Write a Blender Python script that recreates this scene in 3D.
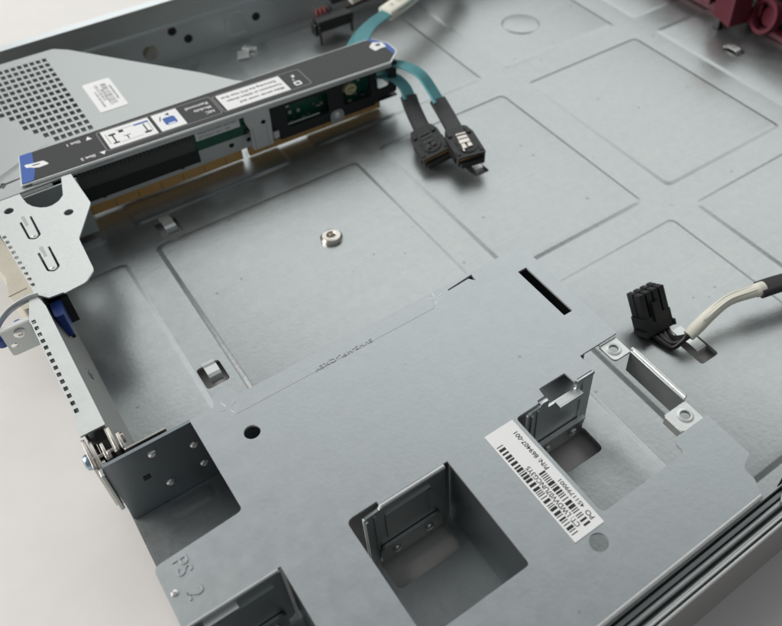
import bpy, bmesh, math, random
from mathutils import Vector, Matrix
from mathutils.geometry import tessellate_polygon
random.seed(7)
S = 0.001                      # all lengths below are millimetres
scn = bpy.context.scene
col = scn.collection
for o in list(bpy.data.objects): bpy.data.objects.remove(o)

# ------------------------------------------------------------------ camera
cd = bpy.data.cameras.new('camera'); cam = bpy.data.objects.new('camera', cd); col.objects.link(cam)
cam.matrix_world = Matrix(((0.8092088958657568, 0.42716952330900815, -0.403369757428191, 0),
                           (-0.5875004843354614, 0.5940737146105097, -0.5494721125903199, 0),
                           (0.004913629750105052, 0.6816176493935773, 0.7316920365002296, 283.6*S),
                           (0, 0, 0, 1)))
cd.sensor_width = 36; cd.lens = 812.464/782*36
cd.shift_x = -(462.85-391)/782; cd.shift_y = -(313-282.59)/782
cd.clip_start = 0.01; cd.clip_end = 60
cd.dof.use_dof = True; cd.dof.focus_distance = 0.315; cd.dof.aperture_fstop = 13
scn.camera = cam

# ------------------------------------------------------------------ light
w = bpy.data.worlds.new('World'); scn.world = w; w.use_nodes = True
nt = w.node_tree; bg = nt.nodes['Background']
bg.inputs[0].default_value = (0.93, 0.97, 1.0, 1); bg.inputs[1].default_value = 0.20
def area(name, loc, target, sx, sy, power, colr):
    l = bpy.data.lights.new(name, 'AREA'); l.shape = 'RECTANGLE'; l.size = sx; l.size_y = sy
    l.energy = power; l.color = colr
    o = bpy.data.objects.new(name, l); col.objects.link(o)
    o.location = loc; d = Vector(target)-Vector(loc)
    o.rotation_euler = d.to_track_quat('-Z', 'Y').to_euler()
    return o
area('ceiling_light', (1.1, 1.25, 1.2), (0.15, 0.2, 0), 3.0, 1.5, 17, (0.97, 1.0, 0.99))
area('window_light', (-1.2, 1.0, 0.95), (0.1, 0.25, 0), 1.2, 1.0, 31, (1.0, 0.975, 0.94))
scn.view_settings.view_transform = 'Standard'; scn.view_settings.look = 'None'
scn.view_settings.exposure = 0.0; scn.view_settings.gamma = 1
scn.render.engine = 'CYCLES'

# ------------------------------------------------------------------ materials
def mat(name, base, rough=0.5, metal=0.0, var=0.0, vscale=60, rvar=0.0, bump=0.0, bscale=600, coat=0.0, stain=None, spec=None, speck=None, scratch=0.0, spangle=0.0):
    m = bpy.data.materials.new(name); m.use_nodes = True
    n = m.node_tree.nodes; L = m.node_tree.links; b = n['Principled BSDF']
    b.inputs['Base Color'].default_value = (*base, 1); b.inputs['Roughness'].default_value = rough
    b.inputs['Metallic'].default_value = metal
    if coat: b.inputs['Coat Weight'].default_value = coat
    if spec is not None: b.inputs['Specular IOR Level'].default_value = spec
    tc = n.new('ShaderNodeTexCoord')
    if var or rvar:
        nz = n.new('ShaderNodeTexNoise'); nz.inputs['Scale'].default_value = vscale
        nz.inputs['Detail'].default_value = 6; nz.inputs['Roughness'].default_value = 0.62
        L.new(tc.outputs['Object'], nz.inputs['Vector'])
        nf = n.new('ShaderNodeTexNoise'); nf.inputs['Scale'].default_value = vscale*9
        nf.inputs['Detail'].default_value = 3
        L.new(tc.outputs['Object'], nf.inputs['Vector'])
        av = n.new('ShaderNodeMath'); av.operation = 'MULTIPLY_ADD'; av.inputs[1].default_value = 0.45
        L.new(nf.outputs['Fac'], av.inputs[0])
        sc = n.new('ShaderNodeMath'); sc.operation = 'MULTIPLY'; sc.inputs[1].default_value = 0.55
        L.new(nz.outputs['Fac'], sc.inputs[0]); L.new(sc.outputs[0], av.inputs[2])
        if var:
            r = n.new('ShaderNodeMapRange'); r.inputs['From Min'].default_value = 0.3; r.inputs['From Max'].default_value = 0.7
            r.inputs['To Min'].default_value = 1-var; r.inputs['To Max'].default_value = 1+var
            L.new(av.outputs[0], r.inputs['Value'])
            mx = n.new('ShaderNodeVectorMath'); mx.operation = 'SCALE'; mx.inputs[0].default_value = base
            L.new(r.outputs[0], mx.inputs['Scale']); src = mx.outputs[0]
            if stain:
                s2 = n.new('ShaderNodeTexNoise'); s2.inputs['Scale'].default_value = stain[1]; s2.inputs['Detail'].default_value = 8
                s2.inputs['Roughness'].default_value = 0.75
                L.new(tc.outputs['Object'], s2.inputs['Vector'])
                r2 = n.new('ShaderNodeMapRange'); r2.inputs['From Min'].default_value = 0.55; r2.inputs['From Max'].default_value = 0.72
                r2.inputs['To Max'].default_value = stain[2]
                L.new(s2.outputs['Fac'], r2.inputs['Value'])
                m2 = n.new('ShaderNodeMix'); m2.data_type = 'RGBA'; m2.inputs[7].default_value = (*stain[0], 1)
                L.new(r2.outputs[0], m2.inputs[0]); L.new(src, m2.inputs[6]); src = m2.outputs[2]
            if speck:                                    # sparse small dark marks
                vo = n.new('ShaderNodeTexVoronoi'); vo.inputs['Scale'].default_value = speck[0]; vo.inputs['Randomness'].default_value = 1
                L.new(tc.outputs['Object'], vo.inputs['Vector'])
                sz = n.new('ShaderNodeSeparateColor'); L.new(vo.outputs['Color'], sz.inputs[0])
                rr = n.new('ShaderNodeMapRange'); rr.inputs['From Min'].default_value = 0.80; rr.inputs['From Max'].default_value = 1.0
                rr.inputs['To Min'].default_value = 0.0; rr.inputs['To Max'].default_value = speck[1]
                L.new(sz.outputs[0], rr.inputs['Value'])
                lt = n.new('ShaderNodeMath'); lt.operation = 'LESS_THAN'
                L.new(vo.outputs['Distance'], lt.inputs[0]); L.new(rr.outputs[0], lt.inputs[1])
                fm = n.new('ShaderNodeMath'); fm.operation = 'MULTIPLY'; fm.inputs[1].default_value = speck[2]; L.new(lt.outputs[0], fm.inputs[0])
                m3 = n.new('ShaderNodeMix'); m3.data_type = 'RGBA'; m3.inputs[7].default_value = (base[0]*.45, base[1]*.45, base[2]*.43, 1)
                L.new(fm.outputs[0], m3.inputs[0]); L.new(src, m3.inputs[6]); src = m3.outputs[2]
            if spangle:                                  # zinc crystal grains
                v2 = n.new('ShaderNodeTexVoronoi'); v2.inputs['Scale'].default_value = 330
                L.new(tc.outputs['Object'], v2.inputs['Vector'])
                sp_ = n.new('ShaderNodeSeparateColor'); L.new(v2.outputs['Color'], sp_.inputs[0])
                rp = n.new('ShaderNodeMapRange'); rp.inputs['To Min'].default_value = 1-spangle; rp.inputs['To Max'].default_value = 1+spangle
                L.new(sp_.outputs[1], rp.inputs['Value'])
                m5 = n.new('ShaderNodeVectorMath'); m5.operation = 'SCALE'; L.new(src, m5.inputs[0]); L.new(rp.outputs[0], m5.inputs['Scale']); src = m5.outputs[0]
            if scratch:                                  # long faint rolling grain
                mp = n.new('ShaderNodeMapping'); mp.inputs['Scale'].default_value = (9, 900, 100); mp.inputs['Rotation'].default_value = (0, 0, .04)
                L.new(tc.outputs['Object'], mp.inputs['Vector'])
                ns = n.new('ShaderNodeTexNoise'); ns.inputs['Scale'].default_value = 1; ns.inputs['Detail'].default_value = 3
                L.new(mp.outputs[0], ns.inputs['Vector'])
                rs = n.new('ShaderNodeMapRange'); rs.inputs['From Min'].default_value = .3; rs.inputs['From Max'].default_value = .7
                rs.inputs['To Min'].default_value = 1-scratch; rs.inputs['To Max'].default_value = 1+scratch
                L.new(ns.outputs['Fac'], rs.inputs['Value'])
                m4 = n.new('ShaderNodeVectorMath'); m4.operation = 'SCALE'; L.new(src, m4.inputs[0]); L.new(rs.outputs[0], m4.inputs['Scale']); src = m4.outputs[0]
            L.new(src, b.inputs['Base Color'])
        if rvar:
            r = n.new('ShaderNodeMapRange'); r.inputs['From Min'].default_value = 0.3; r.inputs['From Max'].default_value = 0.7
            r.inputs['To Min'].default_value = rough-rvar; r.inputs['To Max'].default_value = rough+rvar
            L.new(nz.outputs['Fac'], r.inputs['Value']); L.new(r.outputs[0], b.inputs['Roughness'])
    if bump:
        nb = n.new('ShaderNodeTexNoise'); nb.inputs['Scale'].default_value = bscale; nb.inputs['Detail'].default_value = 4
        L.new(tc.outputs['Object'], nb.inputs['Vector'])
        bp = n.new('ShaderNodeBump'); bp.inputs['Strength'].default_value = bump; bp.inputs['Distance'].default_value = 0.0004
        L.new(nb.outputs['Fac'], bp.inputs['Height']); L.new(bp.outputs[0], b.inputs['Normal'])
    return m

M = {}
M['steel'] = mat('galvanized_steel', (0.425, 0.447, 0.447), 0.325, 0.88, 0.05, 110, 0.03, 0.12, 520, stain=((0.51, 0.51, 0.46), 30, 0.3), speck=(150, 0.16, 0.5), scratch=0.02, spangle=0.022)
M['steel_cover'] = mat('cover_steel', (0.48, 0.512, 0.522), 0.44, 0.95, 0.035, 130, 0.03, 0.09, 600, stain=((0.50, 0.53, 0.52), 18, 0.3), speck=(110, 0.10, 0.4), scratch=0.012, spangle=0.014)
M['steel_bright'] = mat('bright_steel', (0.74, 0.76, 0.745), 0.42, 0.8, 0.05, 120, 0.04, 0.14, 500, speck=(160, 0.12, 0.4))
M['steel_soft'] = mat('riser_plate_steel', (0.52, 0.54, 0.53), 0.45, 0.85, 0.04, 120, 0.03, 0.1, 500, speck=(120, 0.12, 0.4))
M['cage_steel_shaded'] = mat('shaded_cage_steel', (0.30, 0.335, 0.355), 0.38, 0.97, 0.04, 90, 0.03, 0.08, 500)  # base darkened to carry the shade inside the power supply bays
M['wall_steel'] = mat('side_wall_steel', (0.76, 0.79, 0.80), 0.34, 0.85, 0.04, 60, 0.03, 0.08, 500, speck=(90, .1, .3))
M['outer_steel'] = mat('polished_outer_steel', (0.50, 0.485, 0.475), 0.22, 1.0, 0.03, 60, 0.03)
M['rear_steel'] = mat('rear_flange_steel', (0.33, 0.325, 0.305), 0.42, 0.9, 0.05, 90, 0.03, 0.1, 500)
M['cut_edge'] = mat('sheared_edge', (0.72, 0.73, 0.71), 0.38, 0.55, 0.12, 400)
M['rail_steel'] = mat('dark_rail_steel', (0.36, 0.38, 0.38), 0.36, 0.8, 0.06, 90)
M['steel_plain'] = mat('plain_steel', (0.50, 0.53, 0.525), 0.36, 0.88, 0.05, 90, 0.05, 0.06, 500)
M['chrome'] = mat('polished_rivet', (0.9, 0.89, 0.86), 0.25, 0.9, 0.05, 300)
M['nickel'] = mat('nickel', (0.62, 0.58, 0.53), 0.25, 1.0, 0.08, 300)
M['zinc'] = mat('blue_zinc', (0.42, 0.53, 0.62), 0.3, 1.0, 0.05, 300)
M['black'] = mat('black_plastic', (0.014, 0.014, 0.015), 0.42, 0, 0.15, 200, 0.05)
M['sleeve'] = mat('black_heat_shrink', (0.03, 0.03, 0.031), 0.45, 0, 0.3, 150, 0.08, 0.3, 300)
M['charcoal'] = mat('charcoal_label', (0.040, 0.040, 0.041), 0.55, 0, 0.06, 80, 0, 0.06, 900)
M['slot'] = mat('slot_plastic', (0.075, 0.073, 0.072), 0.45, 0, 0.1, 200)
M['white'] = mat('white_print', (0.90, 0.90, 0.89), 0.5, 0, 0.015, 60)
M['grey_print'] = mat('grey_print', (0.25, 0.25, 0.25), 0.5)
M['ink'] = mat('black_ink', (0.015, 0.015, 0.018), 0.5)
M['blue'] = mat('blue_plastic', (0.018, 0.055, 0.26), 0.42, 0, 0.1, 100)
M['bluelabel'] = mat('blue_label', (0.055, 0.13, 0.42), 0.5, 0, 0.04, 100)
M['teal'] = mat('teal_cable', (0.15, 0.41, 0.44), 0.38, 0, 0.10, 120, 0.05)
M['cream'] = mat('cream_tape', (0.82, 0.80, 0.69), 0.6, 0, 0.06, 120, 0, 0.5, 250)
M['tan'] = mat('tan_plastic', (0.60, 0.56, 0.47), 0.55, 0, 0.08, 80)
M['wire'] = mat('black_wire', (0.015, 0.015, 0.016), 0.38, 0, 0.1, 200)
M['jacket'] = mat('grey_black_jacket', (0.025, 0.024, 0.024), 0.6, 0, 0.15, 200, 0, 0.4, 500)
M['redwire'] = mat('red_wire', (0.22, 0.03, 0.025), 0.45)
M['maroon'] = mat('maroon_plastic', (0.10, 0.011, 0.022), 0.42, 0, 0.12, 120)
M['pcb'] = mat('green_circuit_board', (0.012, 0.10, 0.062), 0.32, 0, 0.4, 400)
M['gold'] = mat('gold_contact', (0.70, 0.42, 0.15), 0.4, 0.25, 0.1, 200)
M['beige'] = mat('beige_connector', (0.62, 0.57, 0.36), 0.5, 0, 0.05, 200)
M['fanbody'] = mat('black_fan_plastic', (0.012, 0.012, 0.012), 0.5, 0, 0.1, 100)
M['table'] = mat('beige_table_top', (0.80, 0.775, 0.752), 0.5, 0, 0.03, 9, 0.06, 0.12, 90, speck=(26, 0.03, 0.35), stain=((0.74, 0.715, 0.69), 5, 0.4))

# ------------------------------------------------------------------ builders
class MB:
    def __init__(s): s.bm = bmesh.new(); s.mats = []; s.mi = 0; s.xf = None
    def m(s, key):
        if key not in s.mats: s.mats.append(key)
        s.mi = s.mats.index(key); return s
    def v(s, p):
        p = Vector(p)
        if s.xf: p = Vector(s.xf(p))
        return s.bm.verts.new(p*S)
    def f(s, vs):
        try: f = s.bm.faces.new(vs); f.material_index = s.mi; return f
        except ValueError: return None
    def box(s, x0, x1, y0, y1, z0, z1, mtx=None):
        P = [(x, y, z) for z in (z0, z1) for (x, y) in ((x0, y0), (x1, y0), (x1, y1), (x0, y1))]
        if mtx: P = [mtx @ Vector(p) for p in P]
        V = [s.v(p) for p in P]
        for a in ((3, 2, 1, 0), (4, 5, 6, 7), (0, 1, 5, 4), (1, 2, 6, 5), (2, 3, 7, 6), (3, 0, 4, 7)): s.f([V[i] for i in a])
        return s
    def sheet(s, outer, holes=(), t0=0, t1=1, frame=None, edge=None):
        """flat sheet with holes; 2-D outline (a,b), thickness t0..t1; frame maps (a,b,t)->(x,y,z)"""
        fr = frame or (lambda a, b, t: (a, b, t))
        loops = [list(outer)]+[list(h) for h in holes]
        flat = [p for l in loops for p in l]
        tris = tessellate_polygon([[Vector((a, b, 0)) for a, b in l] for l in loops])
        lo = [s.v(fr(a, b, t0)) for a, b in flat]; hi = [s.v(fr(a, b, t1)) for a, b in flat]
        for t in tris:
            a, b, c = (Vector(flat[i]) for i in t)
            cr = (b-a).cross(c-a)
            if abs(cr) < 1e-9: continue
            t = t if cr > 0 else t[::-1]
            s.f([hi[i] for i in t]); s.f([lo[i] for i in t[::-1]])
        k = 0; keep = s.mi
        if edge: s.m(edge)
        for l in loops:
            n = len(l)
            for i in range(n): s.f([lo[k+i], lo[k+(i+1) % n], hi[k+(i+1) % n], hi[k+i]])
            k += n
        s.mi = keep
        return s
    def tube(s, pts, r, n=12, flat=None, up=(0, 0, 1), caps=True):
        """tube through pts (smoothed by caller); flat=(w,h) makes an elliptic/ribbon section"""
        P = [Vector(p) for p in pts]; rings = []; U = Vector(up)
        prev = None
        for i, p in enumerate(P):
            d = (P[min(i+1, len(P)-1)]-P[max(i-1, 0)]).normalized()
            if prev is None:
                side = d.cross(U); side = side.normalized() if side.length > 1e-4 else Vector((1, 0, 0))
            else:
                side = (prev - d*prev.dot(d)).normalized()
            prev = side; nrm = side.cross(d)
            rr = r[i] if isinstance(r, (list, tuple)) else r
            ring = []
            for k in range(n):
                a = 2*math.pi*k/n; ca, sa = math.cos(a), math.sin(a)
                if flat:
                    e = 0.45
                    ca = math.copysign(abs(ca)**e, ca)*flat[0]/2; sa = math.copysign(abs(sa)**e, sa)*flat[1]/2
                    q = p+side*ca+nrm*sa
                else: q = p+(side*ca+nrm*sa)*rr
                ring.append(s.v(q))
            rings.append(ring)
        for a, b in zip(rings, rings[1:]):
            for k in range(n): s.f([a[k], a[(k+1) % n], b[(k+1) % n], b[k]])
        if caps: s.f(rings[0][::-1]); s.f(rings[-1])
        return s
    def lathe(s, prof, c, axis=(0, 0, 1), n=28, hexa=False):
        """prof = [(r,h)...] turned round axis through c"""
        ax = Vector(axis).normalized(); t = Vector((1, 0, 0)) if abs(ax.x) < .9 else Vector((0, 1, 0))
        u = ax.cross(t).normalized(); w = ax.cross(u); c = Vector(c); rings = []
        for r, h in prof:
            if r <= 1e-6: rings.append([s.v(c+ax*h)])
            else: rings.append([s.v(c+ax*h+(u*math.cos(2*math.pi*k/n)+w*math.sin(2*math.pi*k/n))*r) for k in range(n)])
        for a, b in zip(rings, rings[1:]):
            for k in range(n):
                j = (k+1) % n
                if len(a) == 1 and len(b) == 1: continue
                if len(a) == 1: s.f([a[0], b[j], b[k]])
                elif len(b) == 1: s.f([a[k], a[j], b[0]])
                else: s.f([a[k], a[j], b[j], b[k]])
        return s
    def text(s, body, x, y, z, size, ang=0, ext=0.0, bevel=0.0, align='LEFT', width=None, frame=None, bold=0.0, valign=True):
        c = bpy.data.curves.new('t', 'FONT'); c.body = body; c.size = 1; c.extrude = 0
        c.align_x = align; c.resolution_u = 3
        if bold: c.offset = bold
        if valign: c.align_y = 'CENTER'
        o = bpy.data.objects.new('t', c); me = bpy.data.meshes.new_from_object(o)
        xs = [v.co.x for v in me.vertices]
        sx = size
        if width and xs: sx = width/(max(xs)-min(xs))
        ca, sa = math.cos(ang), math.sin(ang)
        def tr(p, h):
            a, b = p.x*sx, p.y*size
            q = (x+a*ca-b*sa, y+a*sa+b*ca, z+h)
            return frame(*q) if frame else q
        V = [s.v(tr(v.co, ext)) for v in me.vertices]
        for pl in me.polygons: s.f([V[i] for i in pl.vertices])
        if ext:                                        # side walls for embossing
            cnt = {}
            for pl in me.polygons:
                vs = list(pl.vertices)
                for a, b in zip(vs, vs[1:]+vs[:1]): cnt[(a, b)] = 1
            W = {}
            for (a, b) in cnt:
                if (b, a) in cnt: continue
                for i in (a, b):
                    if i not in W: W[i] = s.v(tr(me.vertices[i].co*1.0, -0.05))
                s.f([V[b], V[a], W[a], W[b]])
        bpy.data.objects.remove(o); bpy.data.meshes.remove(me); bpy.data.curves.remove(c)
        return s
    def build(s, name, parent=None, bevel=0.0, smooth=35, seg=2, loc=None, label=None):
        root = parent
        off = Vector((0, 0, 0))
        while root is not None: off += root.location; root = root.parent
        if loc is not None: off = Vector(loc)*S
        bmesh.ops.recalc_face_normals(s.bm, faces=s.bm.faces) if False else None
        for v in s.bm.verts: v.co -= off
        me = bpy.data.meshes.new(name); s.bm.to_mesh(me); s.bm.free()
        for k in (s.mats or ['steel']): me.materials.append(M[k])
        for p in me.polygons: p.use_smooth = True
        me.set_sharp_from_angle(angle=math.radians(smooth))
        o = bpy.data.objects.new(name, me); col.objects.link(o)
        if parent is not None: o.parent = parent
        if loc is not None: o.location = off
        if bevel:
            b = o.modifiers.new('bevel', 'BEVEL'); b.width = bevel*S; b.segments = seg; b.limit_method = 'ANGLE'
            b.angle_limit = math.radians(40); b.harden_normals = False
        if label: o['label'] = label
        return o

def root(name, loc, label, cat, group=None):
    o = bpy.data.objects.new(name, None); col.objects.link(o); o.location = Vector(loc)*S
    o.empty_display_size = 0.01
    o['label'] = label; o['category'] = cat
    if group: o['group'] = group
    return o
def fillet(pts, r=2.0, n=5):
    """round the corners of a 2-D outline; pts may carry their own radius as a third number"""
    out = []; N = len(pts)
    for i in range(N):
        p = Vector(pts[i][:2]); a = Vector(pts[i-1][:2]); b = Vector(pts[(i+1) % N][:2])
        rr = pts[i][2] if len(pts[i]) > 2 else r
        if rr <= 0: out.append(tuple(p)); continue
        d1 = (a-p); d2 = (b-p); l1, l2 = d1.length, d2.length; d1.normalize(); d2.normalize()
        ang = d1.angle(d2)
        if ang > math.radians(172): out.append(tuple(p)); continue
        t = min(rr/math.tan(ang/2), l1*.48, l2*.48)
        s0, s1 = p+d1*t, p+d2*t
        for k in range(n+1):
            u = k/n; q = s0*(1-u)**2+p*2*u*(1-u)+s1*u*u; out.append((q.x, q.y))
    return out
def rect(x0, x1, y0, y1, r=0, n=4): return fillet([(x0, y0), (x1, y0), (x1, y1), (x0, y1)], r, n)
def circ(x, y, r, n=24): return [(x+r*math.cos(2*math.pi*k/n), y+r*math.sin(2*math.pi*k/n)) for k in range(n)]
def spline(pts, n=8):
    P = [Vector(p) for p in pts]; P = [P[0]*2-P[1]]+P+[P[-1]*2-P[-2]]; out = []
    for i in range(1, len(P)-2):
        a, b, c, d = P[i-1:i+3]
        for k in range(n):
            t = k/n
            out.append(.5*((2*b)+(c-a)*t+(2*a-5*b+4*c-d)*t*t+(3*b-a-3*c+d)*t**3))
    out.append(P[-2]); return out
FY = lambda y: (lambda a, b, t: (a, y-t, b))      # upright sheet in an x-z plane, thickness towards -y
FX = lambda x: (lambda a, b, t: (x+t, a, b))      # upright sheet in a y-z plane, thickness towards +x
def rivet(parent, x, y, z, r=1.7, axis=(0, -1, 0), name='rivet', key='chrome', hole=True):
    b = MB().m(key)
    pr = [(r, 0), (r*.95, .35), (r*.7, .75), (r*.42, .85)]
    pr += [(r*.34, .3), (0, .25)] if hole else [(0, .95)]
    b.lathe(pr, (x, y, z), axis, 20)
    return b.build(name, parent, smooth=50)

# ------------------------------------------------------------------ table
tb = MB().m('table'); tb.box(-1500, 1800, -1200, 2000, -30, -6.0)
t = tb.build('table_surface', loc=(0, 0, -6.0)); t['kind'] = 'structure'; t['label'] = 'smooth off-white table top under the chassis'

# ------------------------------------------------------------------ chassis
CH = root('server_chassis', (-15, 46, -1.4), 'open galvanized steel server chassis with embossed floor and power supply bays, on the table', 'server chassis')
YI, YO = 48.0, 477.0
clip_holes = {'a': (32, 42.5, 225.8, 238.5), 'b': (52.2, 63, 324.6, 338.5), 'c': (207.5, 217, 271.5, 284), 'd': (211.8, 222.5, 112, 127), 'e': (416, 425, 270, 283)}
HH = {k: rect(*v, 1.6, 3) for k, v in clip_holes.items()}
HH['h'] = rect(129, 148.4, 106, 119.3, 2.5)
bayholes = [rect(51, 78.6, 106, 119.3, 2.5), rect(-8, 14, 104, 118, 2.5)]
fl = MB().m('steel')
pads = [  # x0,x1,y0,y1, extra holes
    (46, 162.5, 207, 322, []), (178, 268.3, 204, 325.7, ['c']), (286.5, 380.2, 205, 326.5, []),
    (150, 268.5, 344.4, 466, []), (285.5, 380, 344.6, 466, []), (178, 271, 60, 187.5, ['d']), (287.8, 380, 60, 189, []),
    (-9, 31.5, 204, 319.5, []), (-12, 30.5, 338, 366, []), (43.5, 134, 340.5, 466, []), (396.5, 560, 70, 325, []), (396.5, 560, 344.5, 466, []),
    (-3, 15, 177, 185, []), (95, 163.5, 60, 184, ['h'])]
PH = 0.75
base_pads = []
for (x0, x1, y0, y1, hs) in pads:
    sl = 2.7
    o = rect(x0, x1, y0, y1, 4.5, 6); i = rect(x0+sl, x1-sl, y0+sl, y1-sl, 3.2, 6)
    i2 = rect(x0+.8, x1-.8, y0+.8, y1-.8, 3.9, 6)
    hs = [HH[h] for h in hs]
    if (x0, x1) == (396.5, 560) and y0 == 70: hs = [HH['e']]; 
    PH = .28 if x0 == -3 else .75
    V = [fl.v((a, b, 0)) for a, b in o]; Wm = [fl.v((a, b, PH*.15)) for a, b in i2]
    W = [fl.v((a, b, PH*.86)) for a, b in rect(x0+sl-.8, x1-sl+.8, y0+sl-.8, y1-sl+.8, 3.5, 6)]
    T = [fl.v((a, b, PH)) for a, b in i]
    n = len(o)
    for A, B in ((V, Wm), (Wm, W), (W, T)):
        for k in range(n): fl.f([A[k], A[(k+1) % n], B[(k+1) % n], B[k]])
    loops = [i]+hs; flat = [p for l in loops for p in l]
    tv = T+[fl.v((a, b, PH)) for l in hs for a, b in l]
    for tr in tessellate_polygon([[Vector((a, b, 0)) for a, b in l] for l in loops]):
        a, b, c = (Vector(flat[q]) for q in tr)
        if abs((b-a).cross(c-a)) < 1e-9: continue
        fl.f([tv[q] for q in (tr if (b-a).cross(c-a) > 0 else tr[::-1])])
    for l in hs:
        H0 = [fl.v((a, b, PH)) for a, b in l]; H1 = [fl.v((a, b, -1.4)) for a, b in l]
        for k in range(len(l)): fl.f([H0[k], H0[(k+1) % len(l)], H1[(k+1) % len(l)], H1[k]][::-1])
    base_pads.append(o)
# base sheet between and under the pads: cut where pads are so nothing lies in one plane
bh = [b for b in (HH['a'], HH['b'])]
fl.sheet([(-15, 46), (620, 46), (620, YO), (-15, YO)], base_pads+bh+bayholes, -1.4, 0)
# low round dome in the far pad and shallow curved bead near the bay wall
for (cx, cy, r, h) in ((328, 383, 13, .7),):
    z0 = PH if cx > 100 else 0
    fl.lathe([(r, z0-.02), (r-.9, z0+h*.8), (r-1.6, z0+h), (0, z0+h)], (cx, cy, 0), (0, 0, 1), 40)
floor = fl.build('floor_pan', CH, smooth=25)

# floor press clips (a bridge of metal punched up through each hole)
def clip(k, flip=False, zt=2.6):
    x0, x1, y0, y1 = clip_holes[k]
    b = MB().m('steel_bright'); xm0, xm1 = x0+(x1-x0)*.28, x0+(x1-x0)*.80
    prof = [(y1+1.0, .9), (y1-1, 1.4), (y1-3.5, zt), (y0+5.2, zt), (y0+3.6, zt-.5), (y0+2.8, -.6)]
    if flip: prof = [(y1+6, 1.0), (y1+1, 1.2), (y1-4, 2.2), (y1-8, zt), (y1-9.2, zt-.5), (y1-9.6, -.4)]
    for (ya, za), (yb, zb) in zip(prof, prof[1:]):
        V = [b.v(p) for p in ((xm0, ya, za), (xm1, ya, za), (xm1, yb, zb), (xm0, yb, zb))]; b.f(V)
        U = [b.v(p) for p in ((xm0, ya, za-.9), (xm1, ya, za-.9), (xm1, yb, zb-.9), (xm0, yb, zb-.9))]; b.f(U[::-1])
        b.f([V[0], V[3], U[3], U[0]]); b.f([V[2], V[1], U[1], U[2]])
    return b.build('press_clip', floor, smooth=60)
for k in 'abc': clip(k)
clip('d', True, 2.2); clip('e')
nb = MB().m('nickel')
nb.lathe([(5.6, PH), (5.6, 1.9), (4.6, 3.1), (3.2, 3.4), (2.5, 3.4), (2.1, 3.0), (1.7, 1.2), (0, 1.2)], (120.4, 275.2, 0), (0, 0, 1), 32)
nb.build('threaded_standoff', floor, smooth=30)
b = MB().m('steel_bright')                       # punched tab on the far floor
b.sheet([(153, 452), (160, 450), (164, 458), (157, 461)], [], 0.9, 2.2)
b.sheet([(160, 461), (166, 455), (169, 457), (163, 464)], [], 0.9, 3.0)
b.build('press_clip', floor, bevel=.3)

# far side wall: lower panel with holes, ledge, upper lip
sw = MB().m('wall_steel')
holes = [circ(124.3, 20.3 - 1, 2.9), circ(133, 11.4, 2.9), circ(180, 11.6, 2.9)]
sw.sheet([(-60, -6), (620, -6), (620, 22), (-60, 22)], holes, 0, 1, lambda a, b, t: (a, YO+1-t, b))
sw.box(-60, 620, YO+.4, YO+2.6, 22.01, 22.9)
sw.box(-60, 620, YO+2, YO+3, 22.9, 38.5)
sw.box(-60, 620, YO+3.01, YO+4.6, -6, 38.0)
sw.box(-60, 620, YO-1, YO+5, 38.51, 39.3)
# raised oval stamping
sw.sheet(fillet([(158, 3), (174, 3), (174, 19, 7.9), (158, 19, 7.9)], 1, 6), [fillet([(160, 4), (172, 4), (172, 17.3, 5.9), (160, 17.3, 5.9)], 1, 6)], 0, .8, FY(YO))
wall = sw.build('side_wall', CH, bevel=.25, label='far side wall of the chassis with round holes and a stamped oval')
b = MB().m('nickel'); b.lathe([(5, 0), (5, .5), (3.4, 1.2), (2.3, 1.2), (2.0, .4), (0, .3)], (108, YO, 10.3), (0, -1, 0), 28); b.build('press_nut', wall)
for x, z in ((124.3, 19.3), (133, 11.4), (180, 11.6)):
    b = MB().m('black'); b.lathe([(2.7, 0), (2.6, .6), (1.6, .9), (0, .5)], (x, YO+.9, z), (0, -1, 0), 20); b.build('screw', wall)

# near side wall: nested folded sheets and rails
nw = MB().m('steel_plain')
def strip(y0, y1, z0, z1, key='steel_plain', x0=-60, x1=620): nw.m(key); nw.box(x0, x1, y0, y1, z0, z1)
strip(46.9, 47.3, -1.2, 36.2)
strip(44.7, 46.4, -1.2, 33.5, 'rail_steel')
nw.m('rail_steel'); nw.tube([(-60, 45.0, 34.2), (620, 45.0, 34.2)], .35, 8)
strip(42.6, 43.9, 2, 33.6, 'rail_steel')
nw.m('steel_plain'); nw.tube([(-60, 43.2, 34.3), (620, 43.2, 34.3)], .85, 10)
strip(40.9, 41.3, 2, 33, 'rail_steel')
nw.m('steel_plain'); nw.tube([(-60, 40.3, 35.6), (620, 40.3, 35.6)], .4, 8)
nw.m('steel_bright'); nw.tube([(-60, 39.4, 36.6), (620, 39.4, 36.6)], .42, 10)
nw.box(-60, 620, 39.1, 39.7, -6, 36.4)
nw.m('steel_bright'); nw.tube([(-60, 37.8, 36.8), (620, 37.8, 36.8)], .5, 10)
nw.m('outer_steel'); nw.box(-60, 620, 37.5, 38.1, -6, 36.6)
nw.m('steel_plain'); nw.box(-60, 620, 38.15, 42.5, -1.2, 29)
nwall = nw.build('side_wall', CH, bevel=.2, label='near side wall of nested folded rails')
b = MB().m('steel_plain')
b.sheet(fillet([(163, 42.8), (176, 43.2), (181, 45.3), (175, 45.6), (166, 44.6)], .6), [fillet([(167, 43.4), (173, 43.7), (172, 44.5), (168, 44.3)], .2)], 35.3, 36.0)
b.sheet(fillet([(168, 46.2), (186, 46.2), (190, 48.4), (172, 48.2)], .6), [fillet([(174, 46.8), (184, 46.8), (184, 47.6), (175, 47.6)], .2)], 34.6, 35.3)
b.build('latch_plate', nwall, bevel=.25)
b = MB().m('black'); b.box(174, 230, 47.5, 49.6, 26, 34.4); b.build('rail_pad', nwall, bevel=.3)

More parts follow.
